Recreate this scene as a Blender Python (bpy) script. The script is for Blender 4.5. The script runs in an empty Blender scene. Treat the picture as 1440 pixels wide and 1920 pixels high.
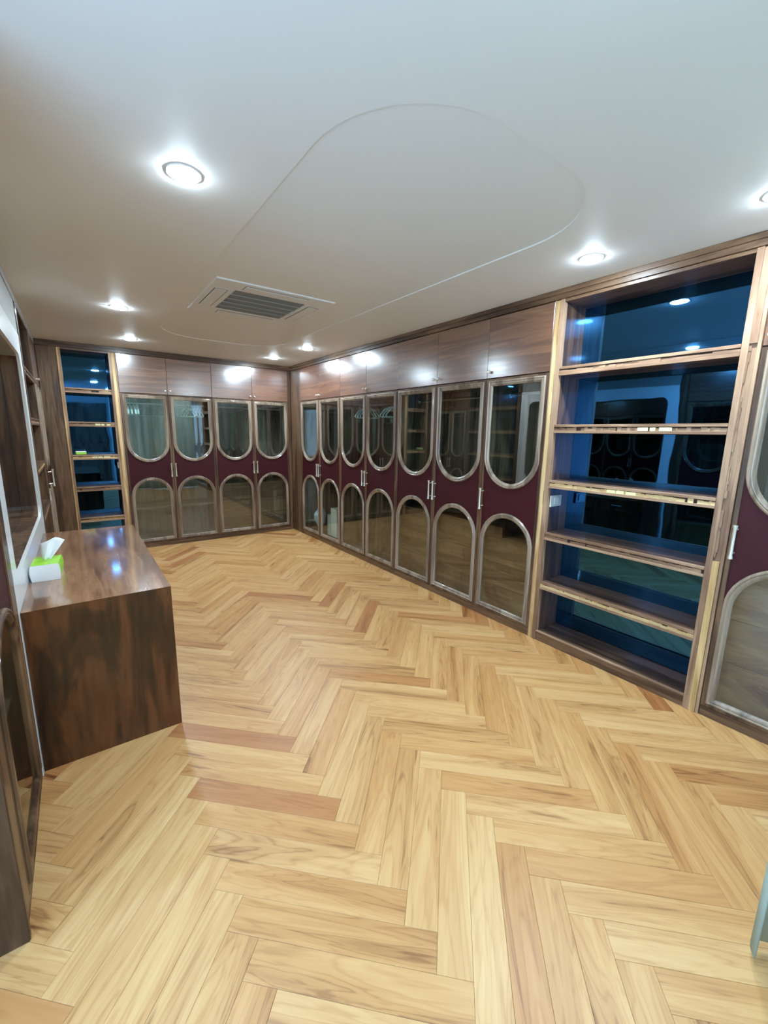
import bpy, bmesh, math, random
from mathutils import Vector, Matrix
random.seed(7)
PI = math.pi
COL = bpy.context.scene.collection
S = bpy.context.scene

# ---------------------------------------------------------------- camera, world, exposure
F_PX, YAW, PITCH, ROLL, CAM_H = 782.74, 0.6333, -0.1868, 0.0159, 1.6048
fw = Vector((math.sin(YAW)*math.cos(PITCH), math.cos(YAW)*math.cos(PITCH), math.sin(PITCH)))
rt = Vector((math.cos(YAW), -math.sin(YAW), 0)); up = rt.cross(fw)
r2 = math.cos(ROLL)*rt + math.sin(ROLL)*up
u2 = -math.sin(ROLL)*rt + math.cos(ROLL)*up
cd = bpy.data.cameras.new('camera'); cam = bpy.data.objects.new('camera', cd); COL.objects.link(cam)
cd.sensor_fit = 'HORIZONTAL'; cd.sensor_width = 36.0; cd.lens = 36.0*F_PX/1440.0
cd.clip_start = 0.02; cd.clip_end = 60
cam.matrix_world = Matrix(((r2.x, u2.x, -fw.x, 0), (r2.y, u2.y, -fw.y, 0), (r2.z, u2.z, -fw.z, CAM_H), (0, 0, 0, 1)))
S.camera = cam
w = bpy.data.worlds.new('world'); S.world = w; w.use_nodes = True
w.node_tree.nodes['Background'].inputs[0].default_value = (0.40, 0.68, 1.0, 1)
w.node_tree.nodes['Background'].inputs[1].default_value = 3.3
S.view_settings.view_transform = 'Standard'; S.view_settings.look = 'None'
S.view_settings.gamma = 1.0; S.view_settings.use_curve_mapping = False
S.view_settings.exposure = 0.98
LAMP_E = 360.0
LAMP_COL = (0.70, 0.87, 1.0)
pl = bpy.data.lights.new('added_window_portal', 'AREA'); pl.shape = 'RECTANGLE'; pl.size = 2.3; pl.size_y = 2.2; pl.cycles.is_portal = True
po_ = bpy.data.objects.new('added_window_portal', pl); COL.objects.link(po_); po_.location = (-1.03, .15, 1.30); po_.rotation_euler = (math.pi/2, 0, -math.pi/2)  # portal for the added window in the left wall
pl = bpy.data.lights.new('added_window_portal', 'AREA'); pl.shape = 'RECTANGLE'; pl.size = 2.2; pl.size_y = 2.1; pl.cycles.is_portal = True
po_ = bpy.data.objects.new('added_window_portal', pl); COL.objects.link(po_); po_.location = (2.1, -1.33, 1.35); po_.rotation_euler = (math.pi/2, 0, 0)  # portal for the added window behind the curtains

XL, XR, YB, H = -0.269, 2.825, 6.40, 2.60     # fronts of the left, right and back cabinets, ceiling

# ---------------------------------------------------------------- materials
def lin(c):
    return tuple(((v/255.0)/12.92 if v/255.0 <= 0.04045 else ((v/255.0+0.055)/1.055)**2.4) for v in c[:3]) + (1.0,)
def newmat(name):
    m = bpy.data.materials.new(name); m.use_nodes = True
    nt = m.node_tree; b = nt.nodes['Principled BSDF']
    return m, nt, b
def plain(name, c, rough=0.5, metal=0.0, coat=0.0, bump=0.0, bscale=60, spec=0.5):
    m, nt, b = newmat(name)
    b.inputs['Base Color'].default_value = lin(c); b.inputs['Roughness'].default_value = rough
    b.inputs['Metallic'].default_value = metal; b.inputs['Coat Weight'].default_value = coat
    b.inputs['Specular IOR Level'].default_value = spec
    if bump:
        t = nt.nodes.new('ShaderNodeTexCoord'); n = nt.nodes.new('ShaderNodeTexNoise'); n.inputs['Scale'].default_value = bscale
        bp = nt.nodes.new('ShaderNodeBump'); bp.inputs['Strength'].default_value = bump; bp.inputs['Distance'].default_value = 0.01
        nt.links.new(t.outputs['Object'], n.inputs['Vector']); nt.links.new(n.outputs['Fac'], bp.inputs['Height'])
        nt.links.new(bp.outputs['Normal'], b.inputs['Normal'])
    return m
def ramp(nt, stops):
    r = nt.nodes.new('ShaderNodeValToRGB'); e = r.color_ramp.elements
    while len(e) > 1: e.remove(e[0])
    e[0].position = stops[0][0]; e[0].color = lin(stops[0][1])
    for p, c in stops[1:]:
        k = e.new(p); k.color = lin(c)
    return r
def wood(name, dark, mid, light, axis, rough=0.35, coat=0.0, fine=1.0, coat_rough=0.1, figure=1.0):
    m, nt, b = newmat(name); N = nt.nodes; Lk = nt.links
    tc = N.new('ShaderNodeTexCoord')
    oi = N.new('ShaderNodeObjectInfo'); off = N.new('ShaderNodeVectorMath'); off.operation = 'ADD'
    sc = N.new('ShaderNodeVectorMath'); sc.operation = 'SCALE'; sc.inputs['Scale'].default_value = 1.0
    mp = N.new('ShaderNodeMapping')
    cx = N.new('ShaderNodeCombineXYZ'); mu = N.new('ShaderNodeMath'); mu.operation = 'MULTIPLY'; mu.inputs[1].default_value = 17.0
    Lk.new(oi.outputs['Random'], mu.inputs[0])
    for k in range(3): Lk.new(mu.outputs[0], cx.inputs[k])
    Lk.new(tc.outputs['Object'], off.inputs[0]); Lk.new(cx.outputs[0], off.inputs[1])
    s = [9.0*fine]*3; s['xyz'.index(axis)] = 0.75
    mp.inputs['Scale'].default_value = s
    Lk.new(off.outputs[0], mp.inputs['Vector'])
    n1 = N.new('ShaderNodeTexNoise'); n1.inputs['Scale'].default_value = 0.8*figure; n1.inputs['Detail'].default_value = 5; n1.inputs['Distortion'].default_value = 1.2
    n2 = N.new('ShaderNodeTexNoise'); n2.inputs['Scale'].default_value = 6.0; n2.inputs['Detail'].default_value = 6
    Lk.new(mp.outputs[0], n1.inputs['Vector']); Lk.new(mp.outputs[0], n2.inputs['Vector'])
    # growth rings: the contour lines of the slow noise
    m1 = N.new('ShaderNodeMath'); m1.operation = 'MULTIPLY'; m1.inputs[1].default_value = 26
    m2 = N.new('ShaderNodeMath'); m2.operation = 'SINE'
    Lk.new(n1.outputs['Fac'], m1.inputs[0]); Lk.new(m1.outputs[0], m2.inputs[0])
    m3 = N.new('ShaderNodeMath'); m3.operation = 'MULTIPLY_ADD'; m3.inputs[1].default_value = 0.09
    Lk.new(m2.outputs[0], m3.inputs[0]); Lk.new(n1.outputs['Fac'], m3.inputs[2])
    m4 = N.new('ShaderNodeMath'); m4.operation = 'MULTIPLY_ADD'; m4.inputs[1].default_value = 0.5
    m5 = N.new('ShaderNodeMath'); m5.operation = 'SUBTRACT'; m5.inputs[1].default_value = 0.25
    Lk.new(n2.outputs['Fac'], m4.inputs[0]); Lk.new(m3.outputs[0], m4.inputs[2]); Lk.new(m4.outputs[0], m5.inputs[0])
    r = ramp(nt, [(0.28, dark), (0.5, mid), (0.74, light)])
    Lk.new(m5.outputs[0], r.inputs['Fac']); Lk.new(r.outputs['Color'], b.inputs['Base Color'])
    b.inputs['Roughness'].default_value = rough; b.inputs['Coat Weight'].default_value = coat
    b.inputs['Coat Roughness'].default_value = coat_rough
    bp = N.new('ShaderNodeBump'); bp.inputs['Strength'].default_value = 0.12; bp.inputs['Distance'].default_value = 0.002
    Lk.new(m5.outputs[0], bp.inputs['Height']); Lk.new(bp.outputs['Normal'], b.inputs['Normal'])
    return m
WD, WM, WLt = (62, 42, 29), (92, 66, 47), (122, 93, 67)
W = {a: wood('walnut_'+a, WD, WM, WLt, a, 0.38, 0.25) for a in 'xyz'}
GLOSSY = wood('walnut_lacquered', (90, 56, 40), (108, 70, 49), (130, 88, 62), 'x', 0.3, 0.9, coat_rough=0.2, fine=1.6)
GLOSSY.node_tree.nodes['Principled BSDF'].inputs['Coat IOR'].default_value = 2.3
BEAD = wood('walnut_bead', (108, 92, 78), (140, 122, 104), (164, 146, 128), 'z', 0.3, 0.4)
EDGE = {a: wood('walnut_edge_'+a, (122, 90, 68), (152, 118, 92), (184, 150, 120), a, 0.45) for a in 'xyz'}
RAW = {a: wood('raw_blockboard_'+a, (176, 138, 88), (208, 172, 118), (230, 202, 150), a, 0.6) for a in 'xz'}
DEEP = plain('dark_groove', (58, 36, 24), 0.7)
INNER = {a: wood('inner_walnut_'+a, (60, 48, 38), (96, 80, 64), (126, 108, 88), a, 0.5) for a in 'xyz'}
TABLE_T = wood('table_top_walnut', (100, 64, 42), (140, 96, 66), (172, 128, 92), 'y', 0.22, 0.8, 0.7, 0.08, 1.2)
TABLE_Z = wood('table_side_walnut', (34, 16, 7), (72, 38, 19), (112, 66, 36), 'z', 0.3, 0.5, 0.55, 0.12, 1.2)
HEAD = plain('header_grey_and_lit_lining', (150, 148, 142), 0.6)
MAROON = plain('burgundy_leatherette', (60, 11, 20), 0.55, 0, 0.0, 0.2, 250, 0.3)
WHITE = plain('white_lacquer', (236, 238, 238), 0.3, 0, 0.3)
WHITEP = plain('white_plastic', (232, 234, 235), 0.35)
GREY = plain('grey_grille', (120, 132, 140), 0.5)
GREYL = plain('pale_grille_bar', (165, 175, 180), 0.5)
CHROME = plain('brushed_nickel', (238, 232, 216), 0.35, 0.75)
STEEL = plain('satin_steel', (190, 195, 198), 0.3, 1.0)
WALL = plain('wall_paint', (196, 192, 184), 0.8)
CEIL = plain('ceiling_paint', (232, 232, 229), 0.5, 0, 0.0, 0.02, 3)
FABRIC = plain('mint_fabric', (205, 218, 208), 0.9, 0, 0, 0.35, 500)
def translucent(m, f):
    nt = m.node_tree; o = [n for n in nt.nodes if n.type == 'OUTPUT_MATERIAL'][0]; b = nt.nodes['Principled BSDF']
    t = nt.nodes.new('ShaderNodeBsdfTranslucent'); t.inputs['Color'].default_value = b.inputs['Base Color'].default_value
    x = nt.nodes.new('ShaderNodeMixShader'); x.inputs[0].default_value = f
    nt.links.new(b.outputs[0], x.inputs[1]); nt.links.new(t.outputs[0], x.inputs[2]); nt.links.new(x.outputs[0], o.inputs['Surface'])
translucent(FABRIC, 0.45)
GREEN = plain('lime_film', (160, 222, 60), 0.4)
TISSUE = plain('tissue_paper', (240, 243, 245), 0.85)
CARTON = plain('pale_carton', (236, 238, 224), 0.7)
BAG = plain('pale_blue_bag', (226, 236, 250), 0.4)
PUTTY = plain('dried_glue', (236, 226, 170), 0.6)
HANGER = plain('mint_white_plastic', (214, 236, 238), 0.3)

def glass_mat():
    m = bpy.data.materials.new('smoked_glass'); m.use_nodes = True; nt = m.node_tree; nt.nodes.clear()
    o = nt.nodes.new('ShaderNodeOutputMaterial'); mx = nt.nodes.new('ShaderNodeMixShader')
    t = nt.nodes.new('ShaderNodeBsdfTransparent'); g = nt.nodes.new('ShaderNodeBsdfGlossy'); f = nt.nodes.new('ShaderNodeFresnel')
    f.inputs['IOR'].default_value = 2.3
    t.inputs['Color'].default_value = (0.88, 0.93, 0.91, 1); g.inputs['Color'].default_value = (0.97, 0.98, 0.94, 1); g.inputs['Roughness'].default_value = 0.02
    ge = nt.nodes.new('ShaderNodeNewGeometry'); sb = nt.nodes.new('ShaderNodeMath'); sb.operation = 'SUBTRACT'; sb.inputs[0].default_value = 1.0
    ml = nt.nodes.new('ShaderNodeMath'); ml.operation = 'MULTIPLY'
    nt.links.new(ge.outputs['Backfacing'], sb.inputs[1]); nt.links.new(sb.outputs[0], ml.inputs[0]); nt.links.new(f.outputs[0], ml.inputs[1])
    nt.links.new(ml.outputs[0], mx.inputs[0]); nt.links.new(t.outputs[0], mx.inputs[1]); nt.links.new(g.outputs[0], mx.inputs[2])
    nt.links.new(mx.outputs[0], o.inputs[0]); return m
GLASS = glass_mat()
def blue_mat():
    m, nt, b = newmat('blue_mirror_glass')
    b.inputs['Base Color'].default_value = (0.035, 0.145, 0.33, 1); b.inputs['Metallic'].default_value = 1.0; b.inputs['Roughness'].default_value = 0.02
    t = nt.nodes.new('ShaderNodeTexCoord'); n = nt.nodes.new('ShaderNodeTexNoise'); n.inputs['Scale'].default_value = 2.2
    bp = nt.nodes.new('ShaderNodeBump'); bp.inputs['Strength'].default_value = 0.10; bp.inputs['Distance'].default_value = 0.012
    nt.links.new(t.outputs['Object'], n.inputs['Vector']); nt.links.new(n.outputs['Fac'], bp.inputs['Height']); nt.links.new(bp.outputs['Normal'], b.inputs['Normal'])
    return m
BLUE = blue_mat()
MIRROR = plain('bronze_mirror', (170, 150, 132), 0.02, 1.0)
def emit_mat():
    m, nt, b = newmat('lamp_diffuser'); b.inputs['Base Color'].default_value = (1, 1, 1, 1)
    b.inputs['Emission Color'].default_value = LAMP_COL + (1,); b.inputs['Emission Strength'].default_value = LAMP_E
    return m
LAMP = emit_mat()

def floor_mat():
    m, nt, b = newmat('oak_plank'); N = nt.nodes; Lk = nt.links
    uv = N.new('ShaderNodeUVMap'); uv.uv_map = 'grain'
    a1 = N.new('ShaderNodeAttribute'); a1.attribute_type = 'OBJECT'; a1.attribute_name = 'tone'
    a2 = N.new('ShaderNodeAttribute'); a2.attribute_type = 'GEOMETRY'; a2.attribute_name = 'tone_g'
    ad = N.new('ShaderNodeMath'); ad.operation = 'ADD'
    Lk.new(a1.outputs['Fac'], ad.inputs[0]); Lk.new(a2.outputs['Fac'], ad.inputs[1])
    mu = N.new('ShaderNodeMath'); mu.operation = 'MULTIPLY'; mu.inputs[1].default_value = 91.7; Lk.new(ad.outputs[0], mu.inputs[0])
    cx = N.new('ShaderNodeCombineXYZ'); Lk.new(mu.outputs[0], cx.inputs[0]); Lk.new(mu.outputs[0], cx.inputs[1]); Lk.new(mu.outputs[0], cx.inputs[2])
    vo = N.new('ShaderNodeVectorMath'); vo.operation = 'ADD'; Lk.new(uv.outputs[0], vo.inputs[0]); Lk.new(cx.outputs[0], vo.inputs[1])
    mp = N.new('ShaderNodeMapping'); mp.inputs['Scale'].default_value = (0.85, 10.0, 1.0); Lk.new(vo.outputs[0], mp.inputs['Vector'])
    n1 = N.new('ShaderNodeTexNoise'); n1.inputs['Scale'].default_value = 0.8; n1.inputs['Detail'].default_value = 4; n1.inputs['Distortion'].default_value = 0.9
    n2 = N.new('ShaderNodeTexNoise'); n2.inputs['Scale'].default_value = 5; n2.inputs['Detail'].default_value = 8
    Lk.new(mp.outputs[0], n1.inputs['Vector']); Lk.new(mp.outputs[0], n2.inputs['Vector'])
    k1 = N.new('ShaderNodeMath'); k1.operation = 'MULTIPLY'; k1.inputs[1].default_value = 85; Lk.new(n1.outputs['Fac'], k1.inputs[0])
    k2 = N.new('ShaderNodeMath'); k2.operation = 'SINE'; Lk.new(k1.outputs[0], k2.inputs[0])
    kp = N.new('ShaderNodeMath'); kp.operation = 'MULTIPLY_ADD'; kp.inputs[1].default_value = 0.5; kp.inputs[2].default_value = 0.5; Lk.new(k2.outputs[0], kp.inputs[0])
    kq = N.new('ShaderNodeMath'); kq.operation = 'POWER'; kq.inputs[1].default_value = 4.0; Lk.new(kp.outputs[0], kq.inputs[0])
    k3 = N.new('ShaderNodeMath'); k3.operation = 'MULTIPLY_ADD'; k3.inputs[1].default_value = -0.125; Lk.new(kq.outputs[0], k3.inputs[0]); Lk.new(n1.outputs['Fac'], k3.inputs[2])
    k4 = N.new('ShaderNodeMath'); k4.operation = 'MULTIPLY_ADD'; k4.inputs[1].default_value = 0.40; Lk.new(n2.outputs['Fac'], k4.inputs[0]); Lk.new(k3.outputs[0], k4.inputs[2])
    r = ramp(nt, [(0.36, (146, 102, 62)), (0.56, (194, 149, 100)), (0.70, (206, 163, 114)), (0.95, (220, 184, 136))])
    Lk.new(k4.outputs[0], r.inputs['Fac'])
    # tone of each plank
    wn = N.new('ShaderNodeTexWhiteNoise'); wn.noise_dimensions = '1D'; Lk.new(mu.outputs[0], wn.inputs['W'])
    tr = ramp(nt, [(0.0, (214, 178, 152)), (0.07, (222, 190, 162)), (0.12, (240, 220, 192)), (0.5, (250, 238, 214)), (1.0, (255, 250, 236))])
    Lk.new(wn.outputs['Value'], tr.inputs['Fac'])
    mx = N.new('ShaderNodeMix'); mx.data_type = 'RGBA'; mx.blend_type = 'MULTIPLY'; mx.inputs['Factor'].default_value = 1.0
    Lk.new(r.outputs['Color'], mx.inputs['A']); Lk.new(tr.outputs['Color'], mx.inputs['B'])
    # dark mineral streaks
    mp2 = N.new('ShaderNodeMapping'); mp2.inputs['Scale'].default_value = (2.6, 22.0, 1.0); Lk.new(vo.outputs[0], mp2.inputs['Vector'])
    n3 = N.new('ShaderNodeTexNoise'); n3.inputs['Scale'].default_value = 1.0; n3.inputs['Detail'].default_value = 2; Lk.new(mp2.outputs[0], n3.inputs['Vector'])
    sr = ramp(nt, [(0.0, (255, 255, 255)), (0.68, (255, 255, 255)), (0.78, (150, 112, 84))]); Lk.new(n3.outputs['Fac'], sr.inputs['Fac'])
    mx2 = N.new('ShaderNodeMix'); mx2.data_type = 'RGBA'; mx2.blend_type = 'MULTIPLY'; mx2.inputs['Factor'].default_value = 0.85
    Lk.new(mx.outputs['Result'], mx2.inputs['A']); Lk.new(sr.outputs['Color'], mx2.inputs['B'])
    Lk.new(mx2.outputs['Result'], b.inputs['Base Color'])
    b.inputs['Roughness'].default_value = 0.42; b.inputs['Coat Weight'].default_value = 0.12; b.inputs['Coat Roughness'].default_value = 0.3
    bp = N.new('ShaderNodeBump'); bp.inputs['Strength'].default_value = 0.15; bp.inputs['Distance'].default_value = 0.001
    Lk.new(k4.outputs[0], bp.inputs['Height']); Lk.new(bp.outputs['Normal'], b.inputs['Normal'])
    return m
OAK = floor_mat()

# ---------------------------------------------------------------- helpers
def tag(o, label=None, cat=None, group=None, kind=None):
    if label: o['label'] = label
    if cat: o['category'] = cat
    if group: o['group'] = group
    if kind: o['kind'] = kind
    return o
def thing(name, label, cat, loc=(0, 0, 0), rz=0.0, group=None):
    o = bpy.data.objects.new(name, None); COL.objects.link(o); o.empty_display_size = 0.1
    o.location = loc; o.rotation_euler = (0, 0, rz); return tag(o, label, cat, group)
CACHE = {}
def link(name, me, parent=None, loc=None):
    o = bpy.data.objects.new(name, me); COL.objects.link(o)
    if parent: o.parent = parent
    if loc is not None: o.location = loc
    return o
def obj(name, bm, mat, parent=None, smooth=False, key=None, loc=None):
    me = bpy.data.meshes.new(name); bmesh.ops.recalc_face_normals(bm, faces=bm.faces[:]); bm.to_mesh(me); bm.free()
    me.materials.append(mat)
    if smooth:
        for p in me.polygons: p.use_smooth = True
        try: me.set_sharp_from_angle(angle=math.radians(35))
        except Exception: pass
    if key: CACHE[key] = me
    return link(name, me, parent, loc)
def box(bm, x0, x1, y0, y1, z0, z1, bev=0.0):
    r = bmesh.ops.create_cube(bm, size=1.0)
    for v in r['verts']:
        v.co = Vector(((x0+x1)/2+v.co.x*(x1-x0), (y0+y1)/2+v.co.y*(y1-y0), (z0+z1)/2+v.co.z*(z1-z0)))
    if bev:
        es = list({e for v in r['verts'] for e in v.link_edges})
        bmesh.ops.bevel(bm, geom=es, offset=bev, segments=1, affect='EDGES')
def boxes(name, lst, mat, parent=None, bev=0.0015, key=None, loc=None):
    if key and key in CACHE: return link(name, CACHE[key], parent, loc)
    bm = bmesh.new()
    for b in lst: box(bm, *b, bev)
    return obj(name, bm, mat, parent, key=key, loc=loc)
def tube(bm, pts, r, n=8, closed=False):
    pts = [Vector(p) for p in pts]; rings = []
    m = len(pts); prev = None
    for i, p in enumerate(pts):
        a = pts[(i-1) % m] if (closed or i > 0) else p
        b = pts[(i+1) % m] if (closed or i < m-1) else p
        t = (b-a).normalized()
        ref = prev if prev is not None else (Vector((0, 0, 1)) if abs(t.z) < 0.9 else Vector((1, 0, 0)))
        s = t.cross(ref)
        if s.length < 1e-4: s = t.cross(Vector((0, 1, 0.1)))
        s.normalize(); q = s.cross(t).normalized(); prev = q
        rr = r[i] if isinstance(r, (list, tuple)) else r
        rings.append([bm.verts.new(p+s*math.cos(2*PI*k/n)*rr+q*math.sin(2*PI*k/n)*rr) for k in range(n)])
    for i in range(m if closed else m-1):
        A, B = rings[i], rings[(i+1) % m]
        for k in range(n): bm.faces.new((A[k], A[(k+1) % n], B[(k+1) % n], B[k]))
    if not closed:
        bm.faces.new(rings[0][::-1]); bm.faces.new(rings[-1])
def cyl(bm, c, r, z0, z1, n=24, r2=None):
    tube(bm, [(c[0], c[1], z0), (c[0], c[1], z1)], [r, r2 if r2 is not None else r], n)
def struct(name, lst, mat, bev=0.0):
    o = boxes(name, lst, mat, None, bev); o['kind'] = 'structure'; return o

# ---------------------------------------------------------------- room shell
struct('wall_right', [(3.46, 3.60, -1.32, 7.20, -0.02, 2.80)], WALL)
struct('wall_back', [(-1.02, 3.46, 7.05, 7.20, -0.02, 2.80)], WALL)
struct('wall_near', [(-1.02, 1.00, -1.32, -1.20, -0.02, 2.80), (3.20, 3.46, -1.32, -1.20, -0.02, 2.80), (1.00, 3.20, -1.32, -1.20, -0.02, .30), (1.00, 3.20, -1.32, -1.20, 2.40, 2.80)], WALL)
struct('wall_left', [(-1.02, -0.88, 1.30, 7.05, -0.02, 2.80), (-1.02, -0.88, -1.20, -1.00, -0.02, 2.80), (-1.02, -0.88, -1.00, 1.30, -0.02, .20), (-1.02, -0.88, -1.00, 1.30, 2.40, 2.80)], WALL)
WF = plain('added_window_paint', (225, 226, 224), 0.4)
wo = struct('added_window_1', [(-.98, -.92, -1.00, -.95, .20, 2.40), (-.98, -.92, 1.25, 1.30, .20, 2.40), (-.98, -.92, -.95, 1.25, .20, .25), (-.98, -.92, -.95, 1.25, 2.35, 2.40), (-.975, -.925, .13, .17, .25, 2.35)], WF)  # unseen window, added to bring cool sky light into the room
struct('added_window_2', [(1.00, 1.05, -1.29, -1.23, .30, 2.40), (3.15, 3.20, -1.29, -1.23, .30, 2.40), (1.05, 3.15, -1.29, -1.23, .30, .35), (1.05, 3.15, -1.29, -1.23, 2.35, 2.40), (2.08, 2.12, -1.285, -1.235, .35, 2.35)], WF)  # second unseen window, added so daylight glows through the curtains
d1 = struct('door_1', [(-.80, .80, -1.195, -1.165, 0, 2.30)], W['z'])  # unseen dark door, added to darken what the narrow bookcase glass reflects
for a_ in (-.76, .02):
    for z_ in (.10, 1.20): boxes('raised_panel', [(a_, a_+.74, -1.1648, -1.150, z_, z_+1.0)], W['z'], d1, .006)
fl = struct('floor', [(-0.88, 3.46, -1.20, 7.05, -0.12, -0.012)], DEEP)
tag(fl)

# ceiling with the shallow rounded recess
def rrect(x0, x1, y0, y1, r, n=12):
    P = []
    for cx, cy, a in ((x1-r, y1-r, 0), (x0+r, y1-r, PI/2), (x0+r, y0+r, PI), (x1-r, y0+r, 1.5*PI)):
        for k in range(n+1):
            t = a+k*PI/2/n; P.append((cx+r*math.cos(t), cy+r*math.sin(t)))
    return P
def ceiling():
    bm = bmesh.new(); D = 0.006
    inn = rrect(0.78, 2.08, 1.05, 5.20, 0.46)
    vi = [bm.verts.new((x, y, H)) for x, y in inn]
    vo = [bm.verts.new(p) for p in ((3.46, 7.05, H), (-0.88, 7.05, H), (-0.88, -1.20, H), (3.46, -1.20, H))]
    ei = [bm.edges.new((vi[i], vi[(i+1) % len(vi)])) for i in range(len(vi))]
    eo = [bm.edges.new((vo[i], vo[(i+1) % 4])) for i in range(4)]
    bmesh.ops.triangle_fill(bm, use_beauty=True, edges=ei+eo)
    vt = [bm.verts.new((x, y, H+D)) for x, y in inn]
    n = len(vi)
    for i in range(n): bm.faces.new((vi[i], vi[(i+1) % n], vt[(i+1) % n], vt[i]))
    bm.faces.new(vt)
    vu = [bm.verts.new((v.co.x, v.co.y, 2.78)) for v in vo]
    for i in range(4): bm.faces.new((vo[i], vo[(i+1) % 4], vu[(i+1) % 4], vu[i]))
    bm.faces.new(vu)
    o = obj('ceiling', bm, CEIL); o['kind'] = 'structure'
ceiling()

# ---------------------------------------------------------------- herringbone floor
PW, PL = 0.1100, 0.6800
P0 = Vector((1.285, 1.864)); du = Vector((1, -1)).normalized(); dv = Vector((-1, -1)).normalized()
GAP = 0.0003; CH = 0.0007
def clip(poly, ax, lim, keep_less):
    out = []
    for i in range(len(poly)):
        a, b = poly[i], poly[(i+1) % len(poly)]
        ina = (a[ax] <= lim) if keep_less else (a[ax] >= lim); inb = (b[ax] <= lim) if keep_less else (b[ax] >= lim)
        if ina: out.append(a)
        if ina != inb:
            t = (lim-a[ax])/(b[ax]-a[ax]); out.append(tuple(a[k]+(b[k]-a[k])*t for k in range(4)))
    return out
def plank_mesh(bm, poly, uvl, tl=None, tone=0.0):
    # poly: (x, y, u, v) tuples; chamfered top edge
    c = [sum(p[k] for p in poly)/len(poly) for k in range(4)]
    ins = []
    n = len(poly)
    for i in range(n):
        p = Vector(poly[i][:2]); a = (Vector(poly[i-1][:2])-p); b = (Vector(poly[(i+1) % n][:2])-p)
        if a.length < 1e-6 or b.length < 1e-6: q = p
        else:
            d = a.normalized()+b.normalized(); s = abs(a.normalized().cross(b.normalized())) if hasattr(a, 'cross') else 1
            q = p+d*(CH/max(s, 0.3)) if d.length > 1e-5 else p
        ins.append(q)
    def V(x, y, z): return bm.verts.new((x, y, z))
    top = [V(q.x, q.y, 0.0) for q in ins]; mid = [V(p[0], p[1], -CH) for p in poly]; bot = [V(p[0], p[1], -0.0115) for p in poly]
    fs = [(bm.faces.new(top), list(range(n)))]
    for i in range(n):
        j = (i+1) % n
        fs.append((bm.faces.new((mid[i], mid[j], top[j], top[i])), [i, j, j, i]))
        fs.append((bm.faces.new((bot[i], bot[j], mid[j], mid[i])), [i, j, j, i]))
    for f, idx in fs:
        for lp, k in zip(f.loops, idx): lp[uvl].uv = (poly[k][2], poly[k][3])
        if tl is not None: f[tl] = tone
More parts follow.
